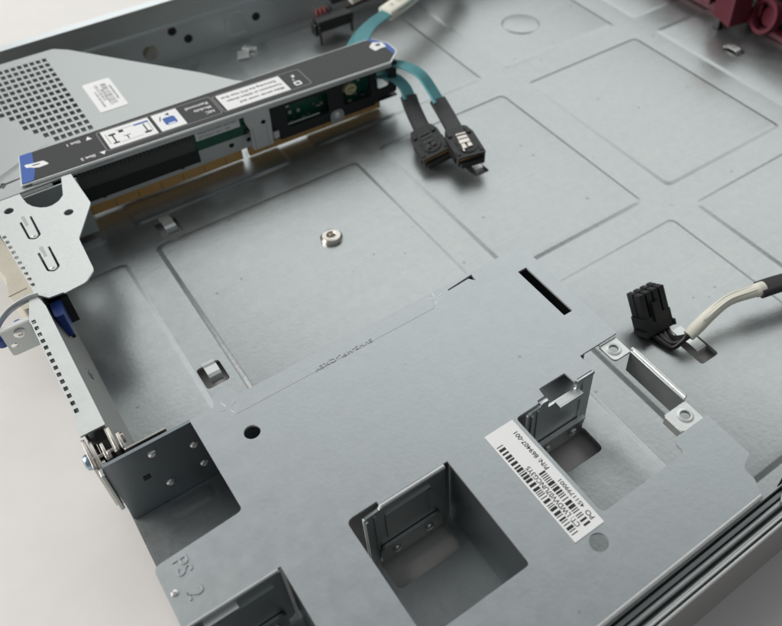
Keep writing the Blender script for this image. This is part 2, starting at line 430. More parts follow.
# ------------------------------------------------------------------ bay cover (plate over the power supply bays)
outline = [(-14, 46.6+2, 0), (159.6, 48.6, .3), (162.2, 53.5, 3), (162.3, 58.6, 3), (166.2, 60.2, .6), (168.6, 61.2, .3), (168.6, 80.6, .6),
           (152.3, 80.6, 1.2), (150.6, 78.5, .8), (150.6, 74.5, 2.4), (112.0, 74.4, 2.4), (111.8, 119.7, 1.6),
           (122.6, 119.9, .5), (122.8, 121.0, .3), (126.2, 121.2, .5), (126.6, 124.8, .8), (139.2, 124.8, .8), (139.6, 119.6, .5),
           (149.0, 119.2, .2), (149.2, 127.5, .5), (168.6, 127.6, .4), (168.6, 187.5, .6),
           (36.5, 187.3, .5), (34, 193.2, .6), (28, 192.2, .6), (26.3, 187.2, .5), (17.0, 187.0, 0), (17.2, 144.2, 2.2), (-14, 142.4, 2.6)]
plate_out = fillet(outline, .5, 4)
bh2 = [fillet([(42.5, 74.8, 2), (82, 74.8, 2), (82, 119.9, .4), (54.6, 119.5, .4), (54.3, 121.2, .4), (42.5, 121.0, 2.6)], 1),
       fillet([(-12.5, 60), (18.4, 60), (18.4, 119.9, .4), (3, 119.7, .2), (-12.5, 119.7, 1)], 1),
       fillet([(157.7, 146.4), (162.2, 146.4), (162.2, 176), (157.7, 176)], .3),
       circ(32.9, 169.6, 2.95), circ(104.2, 67.6, 3.25),
       fillet([(128, 184.2), (138.5, 184.9), (140.6, 182.2), (141, 186.2), (128, 184.9)], .15, 2)]
pl = MB().m('steel_cover'); pl.sheet(plate_out, bh2, 37.0, 38.0, edge='cut_edge')
# rolled front lip
pl.m('cut_edge'); pl.tube([(-60, 48.3, 36.95), (159.4, 48.3, 36.95)], 1.05, 14)
pl.m('steel_cover')
pl.box(-14, 159.5, 47.7, 48.5, 3, 36.9)
cover = pl.build('bay_cover', CH, bevel=.38, seg=2)
cover.modifiers['bevel'].material = cover.data.materials.find('sheared_edge')
# raised seam strip with stamped characters
b = MB().m('steel_cover')
b.sheet([(30.8, 179.6), (118, 179.8), (121, 186.6), (36.2, 186.6)], [], 37.9, 38.07)
b.build('raised_seam', cover, bevel=.1)
b = MB().m('steel_cover'); b.text('SVHS-HPL-QXEY', 76.5, 180.6, 38.2, 2.4, math.pi, .06, align='CENTER', width=25); b.build('stamped_characters', cover, smooth=20)
b = MB().m('steel_cover'); b.text('PS', -6.6, 138.0, 38.0, 7.0, -math.pi/2, .3, align='CENTER'); b.text('2', -6.6, 127.6, 38.0, 7.0, -math.pi/2, .32, align='CENTER')
b.build('stamped_characters', cover, bevel=.12, smooth=20)
b = MB().m('chrome'); b.lathe([(1.1, 38), (.9, 38.5), (0, 38.7)], (-11.6, 131, 0)); b.build('rivet', cover)
for cx_, cy_, sp_ in ((121.5, 183.4, ((.3, 3), (1.5, 2.5), (2.6, 3.2), (4.0, 2.2))), (30.5, 183.6, ((.5, 2.5), (1.9, 3), (2.9, 2.2), (5, 2)))):
    b = MB().m('steel_bright')                   # little star-shaped witness marks
    for a, l in sp_:
        mtx = Matrix.Translation((cx_, cy_, 38.05)) @ Matrix.Rotation(a, 4, 'Z'); b.box(1.2, 1.2+l, -.12, .12, -.1, .06, mtx)
    b.build('punch_mark', cover)
# barcode label
b = MB().m('white'); b.sheet(rect(97.9, 110.3, 71.8, 119.9, .3), [], 38.05, 38.22)
b.m('ink')
def bars(x0, x1, y0, y1, seed, n):
    rnd = random.Random(seed); ws = []
    for i in range(n): ws.append((rnd.choice((1, 1, 2, 3)), rnd.choice((1, 1, 2))))
    tot = sum(a+c for a, c in ws); k = (y1-y0)/tot; y = y0
    for a, c in ws: b.box(x0, x1, y, y+a*k, 38.1, 38.235); y += (a+c)*k
bars(98.6, 101.2, 74.2, 114.2, 3, 30); bars(104.0, 106.6, 74.2, 98.0, 5, 20)
hp = math.pi/2
b.text('CT: LWDVV07UNCG3Y5', 102.6, 75.3, 38.24, 2.5, hp, width=26.5, bold=.018)
b.text('P/N: 869407-001', 107.9, 97.2, 38.24, 2.4, hp, width=17.8, bold=.018)
b.text('PO', 108.2, 74.6, 38.24, 2.4, hp, width=3.4, bold=.015); b.text('4511799001', 108.4, 79.6, 38.24, 2.1, hp, width=12.2, bold=.015)
b.build('barcode_label', cover, label='white part number label with two barcodes on the bay cover')

# screw tabs and the hanging front lip between them
def tab(x0, x1, y0, y1, cx, cy):
    b = MB().m('steel_bright')
    b.sheet(fillet([(x0, y0, 2.2), (x1, y0, .3), (x1, y1, .3), (x0, y1, .6)], 1), [circ(cx, cy, 1.9)], 35.8, 36.7)
    b.lathe([(1.9, 35.9), (1.9, 36.9), (2.3, 37.05), (3.2, 36.75)], (cx, cy, 0), (0, 0, 1), 24)
    return b
b = tab(159, 167.4, 118.4, 127.2, 162.8, 122.9); b.box(159, 167.4, 126.9, 127.7, 36.72, 37.4); b.build('screw_tab', cover, bevel=.2)
b = tab(156.6, 167.4, 80.9, 90, 162.8, 85.4); b.box(156.4, 157.3, 81.4, 89.4, 32.5, 36.4); b.build('screw_tab', cover, bevel=.25)
for y0_, y1_ in ((141, 186.2), (62, 80.8)):
    b = MB().m('cage_steel_shaded'); b.box(166.9, 167.8, y0_, y1_, 0.05, 36.9); b.build('cage_front_wall', CH)
b = MB().m('cage_steel_shaded'); b.box(-13.6, -12.8, 49, 142, 0.05, 36.9); b.build('added_shade_wall', CH)  # unseen panel added to block light and darken the bays
b = MB().m('steel_plain'); b.box(166.9, 167.8, 90.2, 118.3, 25.2, 37.2)
b.m('steel_bright'); b.tube([(168.0, 90.4, 37.5), (168.0, 117.6, 37.5)], .62, 10); b.tube([(169.0, 91, 37.0), (169.0, 116, 37.2), (168.4, 119, 37.4)], .6, 10)
b.build('front_lip', cover, bevel=.2)

# cage side panel seen in the open corner notch
b = MB().m('cage_steel_shaded'); b.sheet([(-14.6, .4), (-14.6, 36.9), (167, 36.9), (167, .2), (-12, .2)], [], 0, 1, FY(187.4))
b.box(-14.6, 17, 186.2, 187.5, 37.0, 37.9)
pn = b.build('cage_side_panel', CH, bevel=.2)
b = MB().m('ink'); b.box(-5.2, -2.6, 186.25, 186.6, 19.2, 21.8); b.build('dark_hole_patch', pn)  # black box stands in for the dark inside an uncut square hole
for x, z in ((1.2, 31.5), (2.4, 10.5), (15.2, 24.5), (15.9, 11)): rivet(pn, x, 186.4, z, 1.75)
b = MB().m('nickel'); b.box(-6, 9, 189.6, 190.5, 20, 36.8); b.build('backing_strip', CH, bevel=.2)
b = MB().m('steel_plain'); b.box(-16.4, -15.0, 184.0, 187.6, 13, 36.4); b.build('corner_flange', CH, bevel=.3)
# interior walls of the bays
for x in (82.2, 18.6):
    b = MB().m('cage_steel_shaded'); b.box(x, x+.9, 50, 119.4, .05, 36.9); b.build('bay_divider', CH)

# hanging tabs with riveted brackets
def hang(x0, x1, kind):
    b = MB().m('wall_steel' if kind == 'r' else 'steel_plain'); fr = FY(119.9)
    if kind == 'r':
        o = [(117, 2), (117, 35), (118.5, 36.4), (122.8, 36.6), (123.2, 38), (126.6, 38), (126.8, 33, .4), (140.2, 33, .4), (140.4, 38), (148.8, 38), (148.8, 4), (147.5, 2)]
        b.sheet(fillet(o, .6, 3), [], 0, 1, fr)
        b.box(118.6, 119.4, 118.2, 118.9, 9, 34); b.box(121.4, 122.0, 118.4, 118.9, 9, 35)
        b.box(143.4, 144.2, 118.4, 118.9, 8, 36)
        b.m('steel_bright'); b.box(130.2, 141.6, 116.6, 119.3, 32.2, 33.3); b.box(130.2, 141.6, 116.0, 116.7, 30.4, 33.2)
        b.m('steel_cover'); b.tube([(140.2, 119.5, 37.05), (148.9, 119.5, 37.05)], .98, 12); b.tube([(122.8, 119.6, 37.05), (126.5, 119.6, 37.05)], .98, 12)
    elif kind == 'm':
        o = [(47.6, 2), (47.6, 35.4), (54.0, 36.2), (54.4, 38), (80.2, 38), (80.2, 8), (78, 4), (76, 2)]
        b.sheet(fillet(o, .6, 3), [], 0, 1, fr)
        b.m('steel_bright'); b.tube([(54.4, 119.2, 37.3), (80.0, 119.2, 37.3)], .95, 10); b.m('steel_plain')
        b.box(47.8, 48.8, 117.9, 118.9, 4, 34.6); b.box(51.2, 51.9, 118.3, 118.9, 10, 34)
        b.box(55.5, 73.5, 118.2, 118.9, 30, 31.4); b.box(72.8, 73.8, 118.2, 118.9, 15, 31.3); b.box(55.4, 56.1, 118.3, 118.9, 15, 30)
    else:
        o = [(-14, 2), (-14, 37.2), (17.6, 37.2), (17.6, 4), (16, 2)]
        b.sheet(fillet(o, .6, 3), [], 0, 1, fr)
        b.m('steel_bright'); b.tube([(-20, 119.6, 37.3), (17.2, 119.6, 37.3)], .75, 10); b.box(-8.5, 2.4, 116.9, 119.0, 34.6, 35.4)
        b.m('steel_plain'); b.box(-4.5, 14, 118.2, 118.9, 30.6, 31.2); b.box(-5, -4.2, 118.2, 118.9, 12, 31)
    h = b.build('hanging_tab', CH, bevel=.2)
    b = MB().m('steel_plain')
    bx0, bx1, zt = {'r': (122, 146.4, 11.2), 'm': (51.6, 77.6, 11), 'l': (-6, 14.6, 11)}[kind]
    b.sheet(fillet([(bx0, .9, .5), (bx1, .9, .5), (bx1, zt, 3), (bx0, zt, 3)], 2, 5), [], 0, 1.2, FY(118.6))
    b.m('steel_bright' if kind == 'r' else 'steel_plain')
    if kind == 'r': b.box(bx0-.5, bx1, 116.6, 118.5, zt, zt+.8)
    b.build('rivet_bracket', h, bevel=.25)
    for k in (.24, .78): rivet(h, bx0+(bx1-bx0)*k, 117.3, 5.4, 1.8)
hang(0, 0, 'r'); hang(0, 0, 'm'); hang(0, 0, 'l')

# ------------------------------------------------------------------ rear rail, hinge and corner bracket
b = MB().m('steel_bright')
sq = [rect(-15.05, -13.5, y-1.05, y+1.05, .25, 2) for y in [266.0-3.95*k for k in range(14)]]
b.sheet(fillet([(-16.9, 203, .4), (-7.9, 203, .3), (-7.9, 272, .5), (-9.3, 280, .5), (-12, 280, .5), (-15.5, 268.5, .3), (-15.5, 211, 3), (-17.3, 206, 3)], 1), sq, 37.1, 38)
rail = b.build('rear_rail', CH, bevel=.2)
b = MB().m('rear_steel')
V = [(-8.2, 190.6, 37.0), (-8.2, 345, 37.0), (-2.4, 345, .1), (-2.4, 190.6, .1)]
n = (Vector(V[1])-Vector(V[0])).cross(Vector(V[3])-Vector(V[0])).normalized()
if n.x < 0: n = -n
A = [b.v(v) for v in V]; B = [b.v(Vector(v)-n*.9) for v in V]
b.f(A[::-1]); b.f(B); [b.f([A[i], A[(i+1) % 4], B[(i+1) % 4], B[i]]) for i in range(4)]
bmesh.ops.recalc_face_normals(b.bm, faces=b.bm.faces)
inner = b.build('inner_wall', rail)
b = MB().m('steel_plain'); b.lathe([(2.6, 0), (2.6, .4), (2.2, .4), (2.2, 0)], (-5.2, 246.5, 18), n, 28); b.lathe([(1.0, 0), (1.0, .3), (0, .35)], (-5.1, 246.7, 18.4), n, 20); b.build('stamped_emblem', inner)
b = MB().m('steel_plain'); b.box(-15.5, -15.2, 204, 268, 0, 37.0); b.box(-14.8, -8.6, 203, 270, 30, 30.6); b.build('outer_wall', rail)  # second box: plate added beneath the rail holes to keep them dark
H = MB().m('nickel')
for x, y0, y1, zt in ((-17.4, 188.5, 203, 36.5), (-15.6, 188.0, 202, 35.5), (-12.6, 190.8, 199.5, 35), (-8.5, 191, 202.8, 37.2), (-6.4, 190.6, 199.2, 36.6)):
    H.sheet(fillet([(y0, 10), (y1, 10), (y1, zt), (y0, zt)], 1.2, 3), [], 0, 1.15, FX(x))
hinge = H.build('hinge', CH, bevel=.2)
for x, y, z, r in ((-14.4, 190.4, 33, 2.1), (-11.6, 193.5, 33, 2.3), (-5.4, 197.5, 33.5, 2.0)):
    b = MB().m('nickel'); b.lathe([(0, 0), (r, 0), (r, 1.2), (0, 1.2)], (x, y, z), (1, 0, 0), 24); b.build('washer', hinge, bevel=.15)
b = MB().m('zinc'); b.lathe([(0, 0), (3.1, 0), (3.1, .7), (2.7, 1.5), (1.5, 2.0), (.9, 1.9), (0, 1.4)], (-17.6, 195, 33), (-1, 0, 0), 24)
b.m('nickel'); b.lathe([(0, 0), (.9, 0), (.9, 9), (0, 9)], (-17.5, 195, 33), (1, 0, 0), 12); b.build('hinge_bolt', hinge)
b = MB().m('black'); b.box(-14.6, -9, 191, 202.6, 4, 24); b.build('hinge_block', hinge)

b = MB().m('steel_bright'); b.box(-27, -15.6, 268.2, 270.2, 37.2, 38.2)
b.m('steel_plain'); b.sheet(fillet([(-27, 23, 1.6), (-16, 23, .5), (-16, 37.1, .2), (-27, 37.1, .2)], 1), [rect(-25.9, -23.7, 27, 29.4)], 0, .8, FY(269.1))
br = b.build('corner_bracket', CH, bevel=.2)
b = MB().m('chrome'); b.lathe([(2.3, 0), (2.3, .5), (1.6, 1.1), (.9, 1.2), (.7, .5), (0, .4)], (-20.7, 268.3, 33.6), (0, -1, 0)); b.build('screw', br)
# curved latch arm with blue touch points
b = MB().m('steel_bright')
arm = spline([(-27.5, 269.5, 38), (-25.4, 273.4, 38), (-21.5, 277.2, 38), (-17, 279.2, 38), (-12, 280.0, 38), (-8.4, 279.4, 38)], 6)
b.tube(arm, 1, 10, flat=(1.1, 3.2))
lat = b.build('release_latch', CH)
b = MB().m('black'); b.sheet(fillet([(-25, 270), (-9, 270.5), (-9.5, 277), (-18, 277), (-23, 274.5)], 1), [], 27, 29); b.box(-8.5, -3.4, 273, 288, 14, 26); b.box(-10, 1, 277.5, 283, 18, 33); b.build('latch_housing', lat, bevel=.4)
b = MB().m('blue'); b.sheet(fillet([(-7.0, 268.8), (-3.4, 268.4), (-1.6, 279.6), (-6.6, 280.6)], 1.2), [], 20, 33); b.build('touch_point', lat, bevel=.7)
b = MB().m('blue'); b.lathe([(0, 0), (2.3, 0), (2.6, 2), (1.8, 3.4), (0, 3.8)], (-20, 275.4, 29.1)); b.build('touch_point', lat)
b = MB().m('blue'); b.sheet(fillet([(-12.4, 275.6), (-9.4, 275.6), (-9.6, 279), (-11.9, 279)], .8), [], 29, 34.5); b.build('touch_point', lat, bevel=.4)
b = MB().m('blue'); b.lathe([(0, 0), (2.6, 0), (2.8, 4), (1.8, 5.4), (0, 5.8)], (-28.4, 276.6, 24)); b.build('touch_point', lat)
b = MB().m('white'); b.sheet(fillet([(-17.8, 272), (-14, 272.5), (-13.6, 276), (-16.4, 277)], .8), [], 29.1, 31.5); b.build('latch_cam', lat, bevel=.4)
# tan plastic guide under the perforated edge of the slot bracket
b = MB().m('tan')
b.sheet(fillet([(-13, 345, 0), (-22, 345, 0), (-19.5, 322, 2), (-17.4, 312, 2), (-19.4, 299, 2), (-16.5, 288, 2), (-10, 288, 0), (-9, 300, 0)], 1), [], 14, 26)
b.sheet([(-19.6, 299.2), (-12, 300), (-12, 300.7), (-19.8, 300)], [], 26.0, 26.3)
b.build('plastic_guide', CH, bevel=.6, seg=3)

# ------------------------------------------------------------------ riser cage
RC = root('riser_cage', (5, 352, 0), 'riser cage with dark instruction strip, perforated steel plate and green circuit board', 'riser cage')
# perforated plate
mh = []
pitchx, pitchy = 3.33, 5.85
for i in range(14):
    for j in range(15):
        x = 46.6-i*pitchx; y = 457.0-j*pitchy
        if y < 376 + max(0, 31-x)*2.0 or x < -2: continue
        mh.append([(x-2.35+1.15, y-3.7+1.9), (x+1.15, y-3.7+1.9), (x+1.15, y+1.9), (x-2.35+1.15, y+1.9)])
b = MB().m('steel_soft'); b.xf = lambda p: (p.x, p.y, p.z-max(0, p.x-5)*0.018)
arrow = fillet([(-14, 356.5), (-2.2, 357.3), (-2.0, 356.0), (0.2, 358.4), (7.5-.5, 359.2), (7.0, 360.0), (.2, 359.8), (-1.8, 361), (-2.2, 359.6), (-14, 359.6)], .1, 1)
b.sheet(fillet([(-34, 349.0, 0), (131, 352, 0), (131, 373, 0), (124, 380.5, 8), (112.5, 397, 5), (85.5, 430, 3), (61, 460.5, 5), (54, 466.4, 4), (-34, 466.2, 0)], 1), mh+[arrow], 36.9, 37.7)
b.m('ink'); b.box(-14, 8, 355, 362, 33, 33.6)  # black sheet added below the arrow slot in place of its shade
pp = b.build('perforated_plate', RC, bevel=.12, seg=1)
b = MB().m('white'); b.xf = lambda p: (p.x, p.y, p.z-max(0, p.x-5)*0.018); b.sheet(rect(55.2, 69.6, 390, 420.3, 1.2), [], 37.73, 37.85)
b.m('grey_print')
rnd = random.Random(11)
for (x0, x1, y0, y1) in ((63.2, 66.0, 395, 405), (63.2, 66.0, 406, 416), (60.0, 61.8, 400, 416)):
    y = y0
    while y < y1: b.box(x0, x1, y, y+.5, 37.84, 37.88); y += rnd.choice((.8, 1.1, 1.5))
b.m('ink')
for x, y0, l, t_ in ((58.9, 394, 16, '869432-001 REV B'), (62.6, 394, 17, 'CT 6HNTW0ALLAB0'), (67.4, 398, 15, 'PBGHR0A8X')):
    b.text(t_, x, y0, 37.9, 1.5, hp, width=l)
b.build('barcode_label', pp)
# rear slot bracket (white-ish steel)
serr = []
y = 345.0
b = MB().m('steel_bright')
def uslot(x, y):
    return fillet([(x-2.9, y+14), (x-1.9, y+14), (x-1.8, y+1.6, 1.2), (x-.1, y-.2, 1.2), (x+1.7, y+1.6, 1.2), (x+1.9, y+15.5), (x+2.8, y+15.5), (x+2.7, y+1, 1.8), (x, y-1.2, 1.8), (x-2.7, y+1, 1.8)], .1, 3)
so = [(3.2, 348.5, 0), (3.4, 344.5, .8), (3.9, 340, 2), (5.4, 336.4, 2), (7.8, 333.6, 2), (10.6, 332.0, 2), (13.2, 331.9, 2), (16.2, 333.2, 2), (19.0, 336, 1.4), (21.2, 344.6, .3), (22.4, 349.6, .2), (26.8, 349.2, .6), (27.6, 323.5, 4),
      (15.6, 303.4, 5), (14.6, 281.0, 4), (9.5, 275.8, 4), (.6, 274.8, .4), (0, 275.6, .2), (-5.5, 276.0, 1), (-9.6, 281, 1.5), (-11.5, 324, 0), (-12, 348.5, 0)]
ex = lambda yy: -9.6-(yy-281)*.0442
sqs = [rect(ex(yy)+.35, ex(yy)+1.9, yy-1.0, yy+1.0, .3, 2) for yy in [287+4.0*k for k in range(10)]]
b.sheet(fillet(so, 1), [circ(-4.1, 339.3, 2.1), circ(17.4, 322.9, 2.1), uslot(0.4, 314.6), uslot(1.1, 290.4)]+sqs, 36.8, 37.6)
sb = b.build('slot_bracket', RC, bevel=.12, seg=1)
b = MB().m('steel_bright')
for (x, y) in ((.3, 316.6), (1.0, 292.4)): b.lathe([(.9, 37.6), (.7, 37.9), (0, 38.0)], (x, y, 0))
b.m('steel_soft')
for (x, y) in ((-.3, 328.4), (.5, 304.2)): b.box(x-.8, x+.8, y-3.6, y+3.6, 37.5, 37.68)
b.build('spring_dimple', sb, bevel=.12)
b = MB().m('steel_plain'); b.box(-8.4, -7.8, 283, 345, 20, 36.7); b.box(-10, 28, 345.6, 346.4, 3, 36.7); b.build('bracket_flange', sb, bevel=.2)
b = MB().m('black'); b.box(2, 22, 347.4, 352, 4, 33); b.build('bracket_shroud', sb)

# the long strip and everything fixed to it sit very slightly askew in the chassis
def askew(p):
    u = p.x-5
    return (p.x, p.y-0.0265*u, p.z-0.018*u*(p.z/38.0))
def RB(key): b = MB().m(key); b.xf = askew; return b
end = fillet([(10.5, 375.8, .6), (5.2, 352.2, .6), (204, 352.2, 1.2), (213.0, 360.6, 4), (213.3, 370, 5), (207.5, 380.4, 7)], 1, 6)
b = RB('steel_bright'); b.sheet(end, [], 37.8, 38.6)
b.box(10, 203.5, 351.6, 352.4, 35.4, 38.2)
strip_ = b.build('top_strip', RC, bevel=.2)
b = RB('charcoal'); lab = fillet([(10.9, 375.4, .6), (6.0, 353.0, .6), (203.6, 352.9, 1.2), (212.3, 360.9, 4), (212.6, 369.8, 5), (207.2, 379.8, 7)], 1, 6); b.sheet(lab, [], 38.62, 38.8)
zl = 38.83
def slab(key, pts, dz=0, r=.3): b.m(key); b.sheet(fillet(pts, r, 3), [], zl-.03, zl+.03+dz)
slab('bluelabel', [(10.9, 375.5), (6.1, 353), (11.2, 353), (13.6, 359.5), (16.8, 375.6)], 0, 1)
slab('bluelabel', [(207.0, 379.2, 3), (202.0+2, 379.9, 1), (209.2, 370, .5), (209.3, 358.6, .5), (212.2, 361.0, 3), (212.5, 369.8, 4)], 0, 1)
# white pointing hands
slab('white', [(10.6, 367.0), (14.8, 366.2, .8), (19.2, 365.8), (21.0, 361.9), (16.2, 361.6), (13.8, 362.6), (12.6, 363.8), (11.2, 364.0)], .02, .8)
slab('ink', [(13.6, 365.0), (17.2, 364.6), (17.2, 363.9), (14.0, 364.2)], .05, .1)
slab('white', [(201.6, 372.0), (205.6, 375.4), (210.4, 372.8), (210.0, 367.2), (206.4, 367.6), (202.4, 366.4)], .02, .9)
slab('charcoal', [(205.2, 372.2), (208.4, 372.8), (208.2, 370.4), (205.8, 370.2)], .05, .5)
def frame_(x0, x1, y0, y1, wd=.45, key='grey_print', r=2):
    b.m(key); b.sheet(rect(x0, x1, y0, y1, r), [rect(x0+wd, x1-wd, y0+wd, y1-wd, r-.4)], zl-.03, zl+.03)
frame_(46.6, 106.2, 356.2, 374.4); frame_(106.8, 157.2, 356.2, 373.4)
slab('white', [(48.6, 357.4), (72.6, 357.4), (72.6, 373.4), (48.6, 373.4)], .02)
slab('white', [(74.4, 357.4), (87.4, 357.4), (87.4, 373.4), (74.4, 373.4)], .02)
slab('white', [(108.8, 357.0), (144.8, 357.0), (144.8, 372.4), (108.8, 372.4)], .02)
# pictogram of a card being fitted
b.m('ink')
zi = zl+.06
for (x0, x1, y0, y1) in ((52.5, 53.3, 361, 368), (51.3, 54.6, 367.6, 369.2), (56.5, 58.8, 368.0, 370.2), (58.8, 59.4, 361, 364), (57.5, 61, 364, 364.5), (68.5, 69.2, 362, 369), (67.2, 70.6, 360.6, 362.2), (51.3, 54.4, 360.2, 361.4)): b.box(x0, x1, y0, y1, zi-.03, zi)
b.m('bluelabel'); b.box(64.5, 71.8, 369.6, 371.0, zi-.03, zi)
b.m('grey_print'); b.box(50, 50.3, 361, 370, zi-.03, zi); b.box(55.6, 64.5, 370.6, 370.9, zi-.03, zi); b.box(71.2, 71.5, 361, 369.5, zi-.03, zi); b.box(55, 66, 360.0, 360.3, zi-.03, zi)
b.m('bluelabel'); b.sheet(rect(78.2, 84.4, 361.2, 368.2, 1.6), [], zi-.03, zi); b.m('white'); b.sheet(rect(79.4, 83.2, 361.6, 362.6, .4), [], zi, zi+.02)
b.m('ink'); b.sheet([(80.6, 370.6), (82.6, 369.2), (82.8, 371.8)], [], zi-.03, zi); b.sheet([(76.4, 366.2), (77.0, 366.2), (78.3, 370), (77.8, 370.2)], [], zi-.03, zi)
b.m('ink')
for i, t_ in enumerate(('Make server cover and', 'Connectors or sliders always', 'Removing the PCI riser first')):
    b.text(t_, 142.6-(0 if i == 0 else -.6 if i == 1 else 1), 360.6+i*4.1, zi, 2.7, math.pi, width=(25, 31, 31)[i], bold=.025)
b.m('white')
for i, t_ in enumerate(('NIC', 'Module', 'Removal')): b.text(t_, 103.4, 361.0+i*4.2, zi, 3.4, math.pi, width=(4.6, 9, 12)[i], bold=.01)
b.text('Slot 1', 38.6, 371.6, zi, 3.0, math.pi, bold=.02); b.text('Slot 2', 41.0, 356.6, zi, 3.0, math.pi, bold=.02)
b.sheet([(41.0, 370.4), (44.0, 370.4), (42.5, 373.4)], [], zi-.03, zi); b.sheet([(43.2, 357.6), (46.2, 357.6), (44.7, 354.8)], [], zi-.03, zi)
# small door icon in the last box
b.sheet(rect(148.6, 152.6, 358.6, 362.6, .8), [rect(149.5, 151.7, 359.6, 361.4, .3)], zi-.03, zi)
b.box(149.4, 150.6, 364.2, 365.0, zi-.03, zi); b.box(150.6, 152.4, 368.4, 369.2, zi-.03, zi); b.sheet([(150.2, 366.2), (152.4, 367.4), (151.4, 369.6)], [], zi-.03, zi)
b.build('instruction_label', strip_, label='dark label with blue ends, pictograms and upside-down writing')

# circuit board
yb = 361.2
b = RB('pcb'); b.box(22, 199, yb, yb+1.6, 8.7, 37.5)
pcb = b.build('circuit_board', RC)
b = RB('gold')
for x0, x1 in ((14, 27.5), (29, 112), (116, 199)): b.box(x0, x1, yb-.9, yb+1.8, 2.2, 8.6)
b.m('slot')
x = 30
while x < 199: b.box(x, x+.25, yb-.95, yb-.9, 2.4, 6.6); x += 12
b.build('edge_contact', pcb)
b = RB('steel_bright')
b.sheet(fillet([(24, 8.9), (24, 15.4), (86, 15.4), (86, 19.5), (124, 19.5), (124, 9.6), (84, 9.0), (60, 8.9)], .6), [circ(38, 12.2, 1.4), circ(79, 12.2, 1.4), circ(107, 14.6, 1.5), circ(117, 14.4, 1.5)], 0, 1, lambda a, c, t: (a, yb-1-t, c))
b.build('lower_rail', pcb, bevel=.2)
b = MB().m('slot'); b.xf = askew
b.box(25, 87, 353.4, yb-1.8, 24, 33.5)
b.m('black'); b.box(24.5, 88, 354.2, yb-2.0, 15.2, 23.9); b.box(18, 25, 354, yb-1, 8, 36)
b.m('slot')
x = 27
while x < 86: b.box(x, x+1.0, 352.6, 353.6, 31.4, 36.6); x += 1.95
b.m('black'); b.box(25, 87, 353.7, yb-2, 33.5, 35.5)
b.build('card_connector', pcb, bevel=.15, seg=1)
b = RB('white'); b.sheet(rect(88.4, 112.5, 28.4, 34.2, .3), [], 0, .15, lambda a, c, t: (a, 354.6-t, c)); b.m('pcb'); b.box(86.5, 125, 354.8, 356, 22.0, 35.4)
b.m('grey_print')
for i in range(2): b.text(('PBGHR0A8X 867982', '875057-001 0B')[i], 90, 32.6-i*2.7, 0, 1.9, 0, width=(21, 17)[i], frame=lambda x, y, z: (x, 354.35, y))
b.build('serial_label', pcb)
# small components on the visible stretch of board
b = RB('slot')
rnd = random.Random(4)
for k in range(80):
    x = rnd.uniform(112, 198); z = rnd.uniform(13, 34); w_, h_ = rnd.uniform(.8, 2.4), rnd.uniform(.6, 1.6)
    b.m(rnd.choice(('slot', 'grey_print', 'beige', 'black'))); b.box(x, x+w_, yb-rnd.uniform(.5, 1.2), yb-.01, z, z+h_)
b.build('board_component', pcb)
b = RB('pcb')
for k in range(26):
    x = 113+rnd.uniform(0, 10); z = rnd.uniform(22, 34); b.m(rnd.choice(('pcb', 'black', 'slot', 'grey_print'))); b.box(x, x+1.1, 353.8, 354.8, z, z+.9)
b.build('board_component', pcb)
# black cover frame with windows
b = RB('black')
yc = 355.2
co = fillet([(133, 10.5, .6), (192, 10.5, 1), (196, 14.5, 1), (207, 15.5, .6), (208.5, 37.2, .5), (127, 37.2, .5), (127, 22, 1)], .5)
wins = [rect(138.5, 163.5, 17.2, 31.6, 1.2), rect(173, 190.4, 18.2, 33.8, 1.2), rect(193.6, 203, 20.4, 33.0, 3)]
b.sheet(co, wins, 0, 1.2, FY(yc))
b.box(127, 208, yc+.1, yb-1.4, 10.8, 12); b.box(206.8, 208, yc+.1, 378, 15.6, 37)
cov = b.build('board_cover', RC, bevel=.2)
b = RB('steel_bright'); b.box(138.6, 158, yc-.4, yc+.3, 18.2, 18.9)
for x, z in ((141, 27), (146, 28.5), (150, 28.5), (154, 28.5), (142, 22), (147, 21.5)): b.box(x, x+1.8, yb-1.4, yb-.2, z-.9, z+1.1)
b.build('window_trim', cov)
b = RB('beige'); b.lathe([(0, 0), (3.6, 0), (3.9, .8), (3.9, 5.6), (3.3, 6.2), (2.6, 6.2), (2.4, 4.6), (0, 4.6)], (178.6, yb-.2, 26.8), (0, -1, 0), 8); b.box(176.6, 180.6, yb-7, yb-5, 26.3, 27.1); b.box(172.5, 175, yb-4, yb, 25, 28)
b.build('power_header', cov, smooth=30)
b = RB('steel_plain'); b.sheet(fillet([(163.4, 9.4, .3), (171.8, 9.4, .3), (171.8, 17.8, 3.8), (163.4, 17.8, 3.8)], 1, 6), [], 0, .9, FY(yc-1.3)); lug = b.build('fixing_lug', cov, bevel=.2)
b = RB('chrome'); b.lathe([(2, 0), (2, .6), (1, 1), (.8, .5), (0, .4)], (167.6, yc-2.2, 14.2), (0, -1, 0)); b.build('screw', cov)
# silver clamp bending down from the strip
b = RB('steel_bright')
b.sheet(fillet([(114.5, 38.0, .2), (128.5, 38.0, .2), (128.4, 30, 1), (127.6, 12, 1), (115.6, 12, 2), (116.2, 26, 1), (114.3, 32, 4)], .8), [circ(124.2, 28.4, 1.4)], 0, 1, FY(352.5))
b.sheet(fillet([(128.6, 14), (131.6, 14.6), (131.8, 19), (128.6, 19)], .4), [], 0, 1, FY(352.9))
b.box(117.6, 118.5, 350.9, 351.4, 13, 27); b.box(125.2, 126, 350.9, 351.4, 13, 26)
b.build('clamp', RC, bevel=.25)

